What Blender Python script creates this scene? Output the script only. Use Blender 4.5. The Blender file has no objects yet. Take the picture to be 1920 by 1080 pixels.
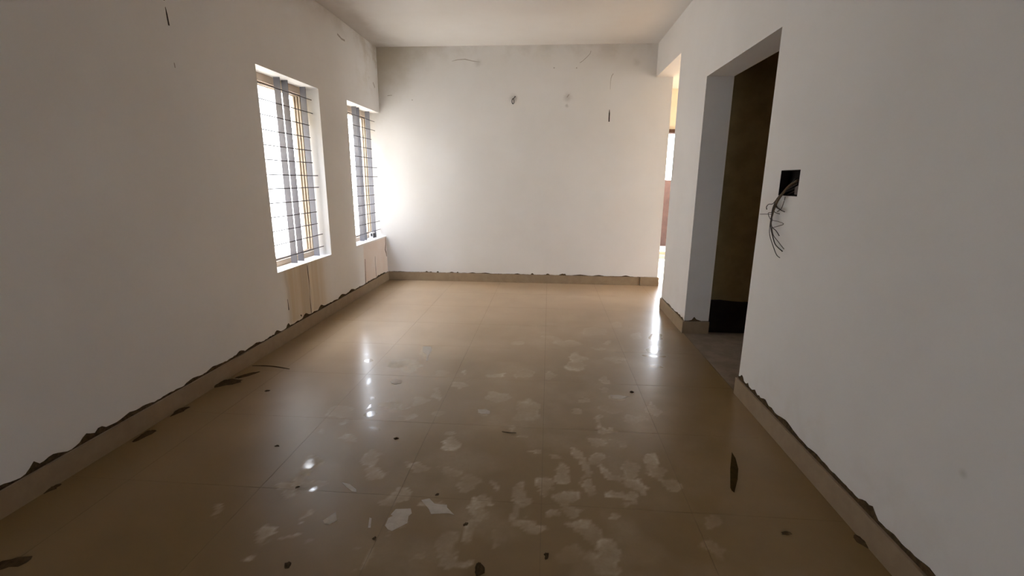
import bpy, bmesh, math, random
import numpy as np
from mathutils import Matrix, Vector

# ------------------------------------------------------------------ camera, sky, sun, exposure
scene = bpy.context.scene
COL = scene.collection
F_PX, YAW, PITCH, ROLL, CAM_H = 876.75, -0.076, -0.2267, 0.0074, 1.374
cam_data = bpy.data.cameras.new('camera')
cam_data.sensor_width = 36.0
cam_data.lens = F_PX / 1920.0 * 36.0
cam_data.clip_start = 0.02
cam = bpy.data.objects.new('camera', cam_data)
COL.objects.link(cam)
fw = Vector((math.sin(YAW) * math.cos(PITCH), math.cos(YAW) * math.cos(PITCH), math.sin(PITCH)))
rt = Vector((math.cos(YAW), -math.sin(YAW), 0.0))
up = rt.cross(fw)
r2 = math.cos(ROLL) * rt + math.sin(ROLL) * up
u2 = -math.sin(ROLL) * rt + math.cos(ROLL) * up
cam.matrix_world = Matrix(((r2.x, u2.x, -fw.x, 0), (r2.y, u2.y, -fw.y, 0), (r2.z, u2.z, -fw.z, CAM_H), (0, 0, 0, 1)))
scene.camera = cam

SKY_STRENGTH = 22.0
SUN_STRENGTH = 45.0
world = bpy.data.worlds.new('overcast_sky')
scene.world = world
world.use_nodes = True
wn = world.node_tree
wn.nodes.clear()
w_out = wn.nodes.new('ShaderNodeOutputWorld')
w_bg = wn.nodes.new('ShaderNodeBackground')
w_geo = wn.nodes.new('ShaderNodeTexCoord')
w_sep = wn.nodes.new('ShaderNodeSeparateXYZ')
w_map = wn.nodes.new('ShaderNodeMapRange')
w_map.inputs['From Min'].default_value = -0.1
w_map.inputs['From Max'].default_value = 0.9
w_ramp = wn.nodes.new('ShaderNodeValToRGB')
w_ramp.color_ramp.elements[0].color = (0.93, 0.965, 1.0, 1)
w_ramp.color_ramp.elements[1].color = (0.72, 0.82, 1.0, 1)
wn.links.new(w_geo.outputs['Generated'], w_sep.inputs[0])
wn.links.new(w_sep.outputs['Z'], w_map.inputs['Value'])
wn.links.new(w_map.outputs[0], w_ramp.inputs[0])
wn.links.new(w_ramp.outputs[0], w_bg.inputs['Color'])
w_bg.inputs['Strength'].default_value = SKY_STRENGTH
wn.links.new(w_bg.outputs[0], w_out.inputs['Surface'])

sun_data = bpy.data.lights.new('sun', 'SUN')
sun_data.energy = SUN_STRENGTH
sun_data.angle = math.radians(1.5)
sun_data.color = (1.0, 0.92, 0.80)
sun = bpy.data.objects.new('sun', sun_data)
COL.objects.link(sun)
sun.location = (6, 20, 15)
sun_dir = Vector((-0.22, -0.80, -0.62))      # travels towards the room from beyond the far doorway
sun.rotation_euler = sun_dir.to_track_quat('-Z', 'Y').to_euler()

vs = scene.view_settings
vs.view_transform = 'Standard'
vs.look = 'None'
vs.exposure = 0.02
vs.gamma = 1.0
vs.use_curve_mapping = False
scene.cycles.max_bounces = 14
scene.cycles.diffuse_bounces = 10
scene.cycles.glossy_bounces = 6
scene.cycles.sample_clamp_indirect = 12.0
scene.cycles.use_denoising = True
scene.cycles.caustics_reflective = False

# ------------------------------------------------------------------ dimensions (metres)
XL, XR, D, H = -2.2257, 1.2765, 6.2904, 3.0
WALL_OUT = -2.38
W1A, W1B, WB, WT = 3.641, 4.628, 0.612, 2.2123
W2A = 5.275
DOOR_A, DOOR_B, DOOR_T = 2.981, 4.266, 2.22
PASS_A, PASS_T = 5.167, 2.6187
XR2 = XR + 0.22
SK = 0.114
BACK_END = 1.482
Y0 = -5.0

SMEARS = [(-0.964,3.555,0.124,0.034,1.84,0.8),(-1.071,3.292,0.105,0.075,-2.53,0.7),(-0.99,3.185,0.089,0.053,-2.12,0.7),(-1.028,2.954,0.048,0.037,2.34,0.6),(-0.717,3.131,0.06,0.052,2.25,0.3),(-0.591,3.134,0.038,0.015,1.77,0.6),(-0.588,2.951,0.054,0.049,2.45,0.4),(-0.687,2.801,0.099,0.024,1.6,0.4),(-0.795,2.684,0.09,0.046,1.91,0.35),(-0.954,2.611,0.06,0.043,2.19,0.6),(-0.881,2.597,0.047,0.021,-2.42,0.7),(-0.367,2.582,0.041,0.032,2.74,0.5),(-0.342,3.129,0.071,0.037,-2.77,0.6),(-0.293,2.783,0.069,0.062,1.74,0.4),(-1.156,2.4,0.037,0.026,2.53,0.5),(-0.805,2.476,0.038,0.019,-3.12,0.4),(-1.091,2.252,0.038,0.026,2.86,0.5),(-1.223,2.28,0.032,0.021,2.87,0.3),(-1.218,2.504,0.089,0.058,2.28,0.25),(-0.53,2.303,0.036,0.027,3.05,0.35),(-0.608,2.526,0.042,0.036,2.39,0.2),(-0.155,3.165,0.095,0.05,-1.92,0.4),(0.242,3.45,0.2,0.07,1.49,0.5),(0.063,3.976,0.089,0.061,2.28,0.4),(0.196,3.863,0.116,0.081,2.89,0.4),(-0.238,3.848,0.055,0.046,1.55,0.4),(0.551,3.898,0.049,0.038,-2.6,0.4),(0.441,3.755,0.055,0.037,-2.86,0.4),(0.437,4.21,0.138,0.114,0.85,0.25),(0.67,4.449,0.091,0.06,1.24,0.3),(0.809,4.123,0.111,0.064,1.25,0.3),(0.548,3.536,0.074,0.058,0.95,0.35),(0.05,3.166,0.086,0.054,1.5,0.4),(0.421,3.108,0.063,0.045,1.99,0.4),(0.386,2.958,0.059,0.028,1.4,0.3),(0.475,2.854,0.042,0.039,-2.68,0.6),(0.911,3.8,0.11,0.063,1.19,0.4),(-0.102,2.606,0.148,0.081,1.6,0.4),(-0.19,2.444,0.036,0.025,1.64,0.4),(0.252,2.781,0.045,0.03,1.37,0.4),(0.186,2.619,0.041,0.029,1.38,0.4),(0.401,2.673,0.075,0.048,2.17,0.25),(0.676,2.698,0.113,0.036,1.51,0.35),(0.544,2.554,0.055,0.04,1.01,0.35),(0.324,2.522,0.063,0.024,1.43,0.4),(0.351,2.44,0.043,0.029,-2.88,0.5),(-1.064,2.238,0.051,0.023,2.49,0.4),(-0.849,2.054,0.074,0.041,2.05,0.7),(-0.784,1.936,0.066,0.05,2.43,0.55),(-1.148,1.973,0.061,0.041,2.0,0.5),(-1.165,1.786,0.063,0.037,2.38,0.6),(-1.151,1.882,0.092,0.032,1.68,0.4),(-1.073,1.837,0.052,0.03,3.0,0.3),(-0.643,1.776,0.058,0.044,-2.31,0.5),(-0.453,1.719,0.063,0.027,2.79,0.5),(-0.585,1.633,0.06,0.045,1.87,0.55),(-0.494,2.204,0.068,0.045,1.87,0.6),(-0.45,1.957,0.06,0.045,1.95,0.4),(-0.603,1.973,0.072,0.033,2.71,0.4),(-0.348,1.9,0.06,0.049,1.92,0.35),(-0.992,1.613,0.05,0.015,1.74,0.6),(-1.081,1.403,0.031,0.027,-2.99,0.7),(-1.078,1.503,0.057,0.023,1.87,0.5),(-1.009,1.486,0.039,0.01,-2.5,0.5),(-0.365,1.528,0.065,0.058,2.58,0.35),(-0.275,1.735,0.084,0.023,1.73,0.5),(-0.268,1.573,0.034,0.021,1.77,0.5),(-0.468,1.43,0.028,0.02,3.03,0.3),(-0.631,1.416,0.055,0.018,1.54,0.35),(-0.894,1.469,0.028,0.019,2.7,0.3),(-0.712,1.429,0.018,0.013,2.58,0.3),(-0.324,1.442,0.05,0.037,3.08,0.4),(-1.391,1.608,0.048,0.014,1.97,0.4),(-0.218,1.881,0.057,0.02,1.82,0.5),(-0.25,1.775,0.053,0.038,-1.72,0.6),(-0.263,1.686,0.064,0.036,1.75,0.4),(-0.257,1.6,0.053,0.034,1.77,0.4),(-0.075,1.829,0.065,0.033,1.61,0.5),(-0.09,1.721,0.082,0.018,1.63,0.4),(-0.055,1.651,0.052,0.027,3.1,0.6),(0.177,2.17,0.051,0.031,2.04,0.7),(0.061,2.131,0.036,0.028,-2.89,0.4),(0.073,2.007,0.068,0.041,1.49,0.6),(0.032,1.91,0.057,0.027,1.8,0.5),(0.205,2.032,0.108,0.025,1.4,0.5),(0.285,2.114,0.068,0.035,-2.33,0.4),(0.333,2.017,0.078,0.034,2.01,0.5),(0.217,1.896,0.046,0.024,1.42,0.5),(0.11,1.824,0.063,0.041,-2.24,0.55),(0.107,1.748,0.046,0.026,-2.99,0.4),(0.043,1.713,0.026,0.022,1.32,0.5),(0.142,1.677,0.049,0.031,-2.96,0.8),(0.429,2.051,0.089,0.045,1.32,0.45),(0.44,1.938,0.055,0.042,-2.46,0.6),(0.359,1.867,0.053,0.022,-3.01,0.6),(0.379,1.819,0.044,0.027,1.25,0.4),(0.304,1.735,0.042,0.024,1.58,0.5),(0.53,2.122,0.069,0.033,1.44,0.6),(0.563,2.038,0.061,0.028,1.89,0.5),(0.605,1.953,0.058,0.033,1.77,0.55),(0.405,2.275,0.046,0.036,0.87,0.3),(0.29,2.306,0.054,0.041,-2.75,0.5),(0.336,2.433,0.044,0.034,-2.73,0.4),(-0.041,2.204,0.025,0.02,1.51,0.6),(-0.101,2.331,0.059,0.022,-3.05,0.3),(0.188,1.63,0.059,0.047,2.58,0.4),(0.239,1.555,0.062,0.044,1.25,0.5),(0.184,1.506,0.034,0.029,1.87,0.5),(0.247,1.483,0.065,0.047,1.2,0.45),(0.728,1.737,0.05,0.031,1.08,0.3),(0.675,1.563,0.055,0.032,0.98,0.3),(-0.156,1.568,0.039,0.025,1.68,0.2),(0.098,1.498,0.061,0.038,-2.97,0.15)]
WET = [(-1.032,2.494,0.042,0.039,1.68,1),(-1.081,2.585,0.037,0.013,1.98,1),(-0.946,2.322,0.045,0.021,2.95,0.8),(-1.226,2.944,0.056,0.025,2.01,0.8),(-1.362,3.318,0.036,0.029,-2.9,1),(-1.435,3.437,0.031,0.01,1.98,1),(0.993,4.097,0.11,0.063,1.19,1),(0.909,3.787,0.11,0.066,1.16,1),(0.872,3.637,0.105,0.024,3.1,0.8),(0.852,3.412,0.055,0.043,-3.1,0.8),(-1.153,1.972,0.04,0.019,2.18,0.9),(-1.041,1.804,0.02,0.015,-1.63,0.8),(1.065,4.472,0.054,0.015,1.33,1),(-1.1,2.708,0.029,0.021,2.83,0.6)]
WIRES = [([(1.311,2.665,1.398),(1.293,2.705,1.35),(1.263,2.716,1.304),(1.26,2.763,1.253),(1.248,2.753,1.215),(1.253,2.755,1.167),(1.263,2.779,1.127),(1.256,2.713,1.064),(1.255,2.671,1.034),(1.261,2.605,1.011)],0.0021,'k'),([(1.311,2.662,1.39),(1.293,2.714,1.342),(1.25,2.704,1.299),(1.262,2.774,1.249),(1.257,2.774,1.202),(1.254,2.771,1.142),(1.256,2.764,1.083),(1.253,2.694,1.022),(1.25,2.64,0.986),(1.245,2.591,0.978)],0.0014,'k'),([(1.311,2.648,1.379),(1.293,2.724,1.336),(1.259,2.733,1.289),(1.252,2.765,1.256),(1.251,2.813,1.25),(1.259,2.854,1.233),(1.264,2.856,1.218)],0.0016,'k'),([(1.311,2.65,1.365),(1.293,2.734,1.327),(1.245,2.719,1.278),(1.259,2.737,1.24),(1.258,2.677,1.226),(1.247,2.61,1.221)],0.0016,'b'),([(1.311,2.651,1.351),(1.293,2.742,1.315),(1.253,2.722,1.275),(1.255,2.725,1.246),(1.249,2.665,1.229),(1.264,2.646,1.218)],0.0016,'k'),([(1.311,2.636,1.335),(1.293,2.709,1.305),(1.25,2.635,1.281),(1.257,2.659,1.255),(1.263,2.688,1.231),(1.251,2.702,1.215)],0.0013,'b'),([(1.311,2.676,1.359),(1.293,2.744,1.321),(1.246,2.723,1.263),(1.26,2.778,1.211),(1.252,2.803,1.203),(1.259,2.813,1.187),(1.25,2.76,1.164),(1.25,2.739,1.133),(1.26,2.728,1.084),(1.248,2.638,1.059),(1.251,2.571,1.028)],0.0013,'b'),([(1.251,2.907,1.188),(1.248,2.825,1.194),(1.256,2.771,1.198),(1.249,2.748,1.215),(1.247,2.714,1.27),(1.272,2.699,1.319),(1.272,2.606,1.354)],0.0011,'k'),([(1.311,2.669,1.373),(1.293,2.754,1.315),(1.262,2.768,1.25),(1.248,2.754,1.203),(1.257,2.764,1.167),(1.255,2.689,1.164),(1.262,2.635,1.155),(1.251,2.667,1.14),(1.259,2.749,1.123)],0.0011,'b'),([(1.311,2.665,1.381),(1.293,2.756,1.321),(1.247,2.739,1.245),(1.259,2.772,1.178),(1.253,2.746,1.132),(1.257,2.696,1.111),(1.252,2.644,1.09)],0.0016,'k'),([(1.311,2.644,1.346),(1.293,2.753,1.309),(1.261,2.762,1.244),(1.261,2.768,1.217),(1.25,2.709,1.209),(1.249,2.665,1.206)],0.0014,'k'),([(1.311,2.644,1.384),(1.293,2.694,1.353),(1.253,2.678,1.308),(1.246,2.701,1.273),(1.26,2.757,1.227),(1.247,2.741,1.18)],0.0029,'o')]


# ------------------------------------------------------------------ node helper
class NT:
    def __init__(self, name):
        self.m = bpy.data.materials.new(name)
        self.m.use_nodes = True
        self.t = self.m.node_tree
        self.b = next(n for n in self.t.nodes if n.type == 'BSDF_PRINCIPLED')
        self.pos = None
    def new(self, kind, **kw):
        n = self.t.nodes.new(kind)
        for k, v in kw.items():
            setattr(n, k, v)
        return n
    def put(self, sock, v):
        if isinstance(v, bpy.types.NodeSocket):
            self.t.links.new(v, sock)
        elif isinstance(v, (tuple, list)) and len(v) == 3 and sock.type == 'RGBA':
            sock.default_value = (*v, 1)
        else:
            sock.default_value = v
    def math(self, op, a, b=0.0, clamp=False):
        n = self.new('ShaderNodeMath', operation=op, use_clamp=clamp)
        self.put(n.inputs[0], a)
        self.put(n.inputs[1], b)
        return n.outputs[0]
    def xyz(self):
        if self.pos is None:
            g = self.new('ShaderNodeNewGeometry')
            self.pos = g.outputs['Position']
            s = self.new('ShaderNodeSeparateXYZ')
            self.t.links.new(self.pos, s.inputs[0])
            self.sep = s.outputs
        return self.sep
    def noise(self, scale, detail=4.0, rough=0.55, stretch=(1, 1, 1), off=(0, 0, 0)):
        self.xyz()
        mp = self.new('ShaderNodeMapping')
        self.t.links.new(self.pos, mp.inputs['Vector'])
        mp.inputs['Scale'].default_value = stretch
        mp.inputs['Location'].default_value = off
        n = self.new('ShaderNodeTexNoise')
        self.t.links.new(mp.outputs[0], n.inputs['Vector'])
        n.inputs['Scale'].default_value = scale
        n.inputs['Detail'].default_value = detail
        n.inputs['Roughness'].default_value = rough
        return n.outputs[0]
    def step(self, v, lo, hi, a=0.0, b=1.0):
        n = self.new('ShaderNodeMapRange', interpolation_type='SMOOTHSTEP')
        self.put(n.inputs['Value'], v)
        n.inputs['From Min'].default_value = lo
        n.inputs['From Max'].default_value = hi
        n.inputs['To Min'].default_value = a
        n.inputs['To Max'].default_value = b
        return n.outputs[0]
    def mix(self, f, a, b):
        n = self.new('ShaderNodeMix', data_type='RGBA')
        self.put(n.inputs[0], f)
        self.put(n.inputs[6], a)
        self.put(n.inputs[7], b)
        return n.outputs[2]
    def band(self, v, lo, hi, soft):
        return self.math('MULTIPLY', self.step(v, lo - soft, lo + soft), self.step(v, hi - soft, hi + soft, 1, 0))
    def mul(self, *a):
        r = a[0]
        for x in a[1:]:
            r = self.math('MULTIPLY', r, x)
        return r
    def bump(self, h, strength, dist):
        n = self.new('ShaderNodeBump')
        n.inputs['Strength'].default_value = strength
        n.inputs['Distance'].default_value = dist
        self.put(n.inputs['Height'], h)
        self.t.links.new(n.outputs[0], self.b.inputs['Normal'])
    def out(self, col=None, rough=None, spec=None, metal=None):
        if col is not None: self.put(self.b.inputs['Base Color'], col)
        if rough is not None: self.put(self.b.inputs['Roughness'], rough)
        if spec is not None: self.b.inputs['Specular IOR Level'].default_value = spec
        if metal is not None: self.b.inputs['Metallic'].default_value = metal
        return self.m

def grainy(name, col, col2, rough=0.8, scale=25.0, bump=0.15, metal=0.0, spec=0.4):
    n = NT(name)
    f = n.noise(scale, 5.0, 0.6)
    c = n.mix(n.step(f, 0.35, 0.65), col, col2)
    n.bump(f, bump, 0.004)
    return n.out(c, rough, spec, metal)

PAINT, PAINT2 = (0.722, 0.705, 0.687), (0.688, 0.668, 0.645)
def wall_paint(name, extra=None):
    n = NT(name)
    big = n.noise(1.3, 4.0, 0.6)
    fine = n.noise(60.0, 3.0, 0.6)
    c = n.mix(n.step(big, 0.3, 0.7), PAINT, PAINT2)
    if extra: c = extra(n, c)
    h = n.math('ADD', n.math('MULTIPLY', n.noise(4.0, 3.0), 3.0), n.math('MULTIPLY', fine, 0.25))
    n.bump(h, 0.12, 0.004)
    return n.out(c, 0.75, 0.25)

def left_stains(n, c):
    X, Y, Z = n.xyz()
    # rain streaks under the nearer window
    drip = n.noise(9.0, 4.0, 0.65, (0.2, 1.0, 0.05))
    wob = n.math('ADD', Y, n.math('MULTIPLY', n.math('SUBTRACT', n.noise(3.0, 2.0), 0.5), 0.08))
    zone = n.mul(n.step(wob, 3.68, 3.80), n.step(wob, 4.25, 4.62, 1, 0), n.step(Z, 0.08, 0.16), n.step(Z, 0.60, 0.63, 1, 0))
    c = n.mix(n.mul(zone, n.step(drip, 0.25, 0.7, 0.45, 1.0)), c, (0.56, 0.45, 0.31))
    c = n.mix(n.mul(zone, n.band(wob, 3.98, 4.12, 0.03), 0.45), c, (0.40, 0.31, 0.20))
    c = n.mix(n.mul(zone, n.band(wob, 3.735, 3.775, 0.012), 0.35), c, (0.36, 0.28, 0.18))
    c = n.mix(n.mul(zone, n.band(wob, 4.155, 4.185, 0.01), 0.35), c, (0.80, 0.72, 0.58))
    # patched plaster under the farther window
    zone2 = n.mul(n.step(Y, 5.44, 5.50), n.step(Z, 0.10, 0.14), n.step(Z, 0.58, 0.61, 1, 0))
    c = n.mix(n.mul(zone2, n.step(n.noise(2.5, 4.0), 0.2, 0.7, 0.5, 1.0)), c, (0.66, 0.53, 0.44))
    # damp at the top of the far corner and along the ceiling
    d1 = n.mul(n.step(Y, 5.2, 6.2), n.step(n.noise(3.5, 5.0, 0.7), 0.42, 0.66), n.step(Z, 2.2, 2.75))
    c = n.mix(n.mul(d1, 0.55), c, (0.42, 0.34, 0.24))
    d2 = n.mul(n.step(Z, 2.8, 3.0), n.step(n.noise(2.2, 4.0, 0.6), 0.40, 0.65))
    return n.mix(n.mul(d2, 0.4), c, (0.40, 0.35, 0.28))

def back_stains_shade(n, c):
    X, Y, Z = n.xyz()
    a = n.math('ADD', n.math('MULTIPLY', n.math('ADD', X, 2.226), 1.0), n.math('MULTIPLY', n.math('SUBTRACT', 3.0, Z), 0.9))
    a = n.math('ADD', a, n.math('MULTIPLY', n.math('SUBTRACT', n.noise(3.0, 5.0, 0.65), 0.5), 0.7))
    c = n.mix(n.mul(n.step(a, 0.15, 1.0, 1, 0), 0.75), c, (0.40, 0.34, 0.23))  # corner mould, with the corner's own shade put into the colour
    b = n.mul(n.step(Z, 2.72, 2.98), n.step(n.noise(2.4, 5.0, 0.65), 0.42, 0.68))
    c = n.mix(n.mul(b, 0.30), c, (0.42, 0.36, 0.29))
    for (x, z, r, k) in ((-0.477, 2.386, 0.075, 0.35), (0.205, 2.39, 0.08, 0.35), (0.198, 2.288, 0.035, 0.4), (-0.93, 2.80, 0.07, 0.25), (1.03, 2.79, 0.07, 0.18)):
        dx, dz = n.math('SUBTRACT', X, x), n.math('SUBTRACT', Z, z)
        d = n.math('SQRT', n.math('ADD', n.mul(dx, dx), n.mul(dz, dz)))
        d = n.math('ADD', d, n.math('MULTIPLY', n.math('SUBTRACT', n.noise(30.0, 4.0), 0.5), 0.05))
        c = n.mix(n.mul(n.step(d, 0.0, r, 1, 0), k), c, (0.25, 0.22, 0.19))
    return c

def right_stains(n, c):
    X, Y, Z = n.xyz()
    dy, dz = n.math('SUBTRACT', Y, 1.362), n.math('SUBTRACT', Z, 0.514)
    d = n.math('SQRT', n.math('ADD', n.mul(dy, dy), n.mul(dz, dz)))
    c = n.mix(n.mul(n.step(d, 0.0, 0.022, 1, 0), 0.35), c, (0.32, 0.32, 0.27))
    return n.mix(n.mul(n.step(Z, 0.14, 0.5, 1, 0), n.step(n.noise(6.0, 4.0), 0.4, 0.75), 0.25), c, (0.50, 0.42, 0.33))

def ceil_stains(n, c):
    X, Y, Z = n.xyz()
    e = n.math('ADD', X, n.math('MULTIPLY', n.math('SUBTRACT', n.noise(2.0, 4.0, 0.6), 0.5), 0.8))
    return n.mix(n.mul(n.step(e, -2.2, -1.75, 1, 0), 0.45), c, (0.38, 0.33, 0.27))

M_left = wall_paint('paint_left', left_stains)
M_back = wall_paint('paint_back', back_stains_shade)
M_right = wall_paint('paint_right', right_stains)
M_ceil = wall_paint('paint_ceiling', ceil_stains)
M_paint = wall_paint('paint_plain')
M_cream = grainy('cream_paint', (0.76, 0.70, 0.59), (0.73, 0.67, 0.56), 0.7, 8.0, 0.05)
M_cement = grainy('bare_cement', (0.32, 0.24, 0.12), (0.25, 0.185, 0.09), 0.9, 6.0, 0.2, spec=0.2)
M_tar = grainy('black_coating', (0.012, 0.008, 0.006), (0.02, 0.014, 0.01), 0.75, 18.0, 0.1, spec=0.2)
M_mortar = grainy('dirty_mortar', (0.10, 0.066, 0.033), (0.045, 0.030, 0.016), 0.95, 45.0, 0.4, spec=0.1)
M_skirt = grainy('skirting_tile', (0.29, 0.215, 0.135), (0.255, 0.185, 0.115), 0.42, 12.0, 0.03, spec=0.5)
M_grout = grainy('grout', (0.15, 0.10, 0.05), (0.12, 0.08, 0.04), 0.7, 30.0, 0.1)
M_rough_floor = grainy('rough_floor', (0.24, 0.19, 0.145), (0.19, 0.15, 0.11), 0.85, 9.0, 0.15, spec=0.25)
M_post = grainy('bluish_grey_steel', (0.155, 0.152, 0.168), (0.14, 0.137, 0.152), 0.5, 10.0, 0.03, 0.0)
M_bar = grainy('dark_steel_bar', (0.085, 0.075, 0.085), (0.06, 0.05, 0.055), 0.55, 30.0, 0.1, 0.3)
M_rib = grainy('brown_rib', (0.40, 0.32, 0.24), (0.36, 0.29, 0.22), 0.6, 14.0, 0.05)
M_track = grainy('tan_frame', (0.66, 0.56, 0.46), (0.62, 0.52, 0.42), 0.6, 14.0, 0.05)
M_groove = grainy('cream_frame', (0.80, 0.76, 0.66), (0.77, 0.73, 0.63), 0.6, 14.0, 0.05)
M_crack = grainy('crack_dark', (0.07, 0.055, 0.045), (0.04, 0.03, 0.025), 0.95, 60.0, 0.1, spec=0.05)
M_scuff = grainy('grey_scuff', (0.42, 0.38, 0.34), (0.36, 0.33, 0.29), 0.95, 60.0, 0.1, spec=0.05)
M_boxin = grainy('rusty_box', (0.010, 0.006, 0.005), (0.006, 0.004, 0.003), 0.9, 25.0, 0.2, 0.0, 0.1)
M_red = grainy('red_tape', (0.07, 0.010, 0.009), (0.05, 0.008, 0.007), 0.6, 25.0, 0.1)
M_wire_k = grainy('black_wire', (0.025, 0.018, 0.014), (0.035, 0.025, 0.018), 0.6, 40.0, 0.05)
M_wire_b = grainy('brown_wire', (0.085, 0.058, 0.04), (0.06, 0.04, 0.03), 0.6, 40.0, 0.05)
M_wire_o = grainy('tan_cable', (0.135, 0.09, 0.05), (0.10, 0.065, 0.038), 0.7, 40.0, 0.05)
M_flake = grainy('pale_flake', (0.46, 0.40, 0.33), (0.40, 0.345, 0.28), 0.6, 30.0, 0.1)
M_dirt = grainy('dark_dirt', (0.075, 0.048, 0.022), (0.05, 0.032, 0.014), 0.95, 50.0, 0.4, spec=0.1)
M_leaf = grainy('dry_leaf', (0.042, 0.025, 0.006), (0.03, 0.018, 0.004), 0.95, 30.0, 0.2, spec=0.05)
M_carton = grainy('pale_carton', (0.62, 0.60, 0.60), (0.52, 0.50, 0.50), 0.6, 20.0, 0.1)
M_dark = grainy('dark_plastic', (0.03, 0.028, 0.03), (0.05, 0.045, 0.05), 0.5, 20.0, 0.05)
M_brick = grainy('reddish_cladding', (0.085, 0.045, 0.036), (0.065, 0.034, 0.028), 0.8, 8.0, 0.1)
M_ground = grainy('pale_concrete', (0.48, 0.46, 0.42), (0.42, 0.40, 0.36), 0.9, 3.0, 0.1)
M_pale_out = grainy('pale_grey_render', (0.66, 0.67, 0.68), (0.62, 0.63, 0.64), 0.85, 4.0, 0.1)
M_white_out = grainy('white_render', (0.80, 0.80, 0.79), (0.76, 0.76, 0.75), 0.85, 4.0, 0.1)

def floor_material():
    n = NT('polished_beige_tile')
    def attr(name):
        a = n.new('ShaderNodeAttribute', attribute_type='GEOMETRY', attribute_name=name)
        return a.outputs['Fac']
    dust, wet = attr('dust'), attr('wet')
    grain = n.noise(38.0, 5.0, 0.65)
    dustf = n.math('MULTIPLY', dust, n.step(grain, 0.25, 0.7, 0.7, 1.15), clamp=True)
    film = n.step(n.noise(1.6, 5.0, 0.6), 0.3, 0.75)
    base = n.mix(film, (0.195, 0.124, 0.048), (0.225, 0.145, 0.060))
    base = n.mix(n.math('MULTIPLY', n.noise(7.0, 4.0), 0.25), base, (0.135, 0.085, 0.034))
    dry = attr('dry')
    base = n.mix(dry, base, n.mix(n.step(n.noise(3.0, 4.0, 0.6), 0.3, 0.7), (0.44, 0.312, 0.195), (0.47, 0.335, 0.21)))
    col = n.mix(dustf, base, (0.47, 0.385, 0.275))
    X, Y, Z = n.xyz()
    # polish survives on the walked strip; the edge along the left wall is dull with settled dust
    walked = n.step(n.math('ADD', X, n.math('MULTIPLY', n.math('SUBTRACT', Y, 2.5), 0.34)), -1.30, -1.14)
    near = n.step(Y, 1.9, 2.6, 0.2, 1.0)
    r = n.math('ADD', 0.38, n.math('MULTIPLY', dustf, 0.2))
    r = n.math('MULTIPLY', r, n.math('SUBTRACT', 1.0, n.math('MULTIPLY', wet, 0.88)))
    coat = n.mul(walked, near, n.math('SUBTRACT', 1.0, n.math('MULTIPLY', dustf, 0.9, clamp=True)))
    n.put(n.b.inputs['Coat Weight'], n.math('MAXIMUM', n.math('MULTIPLY', coat, 0.55), wet))
    n.put(n.b.inputs['Coat Roughness'], n.math('SUBTRACT', 0.20, n.math('MULTIPLY', wet, 0.18)))
    h = n.math('ADD', n.math('MULTIPLY', dustf, 0.6), n.math('MULTIPLY', grain, 0.06))
    hw = n.math('MULTIPLY', wet, n.math('MULTIPLY', n.noise(22.0, 2.0), 1.1))
    n.bump(n.math('ADD', h, hw), 0.25, 0.004)
    return n.out(col, r, 0.34)
M_floor = floor_material()

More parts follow.
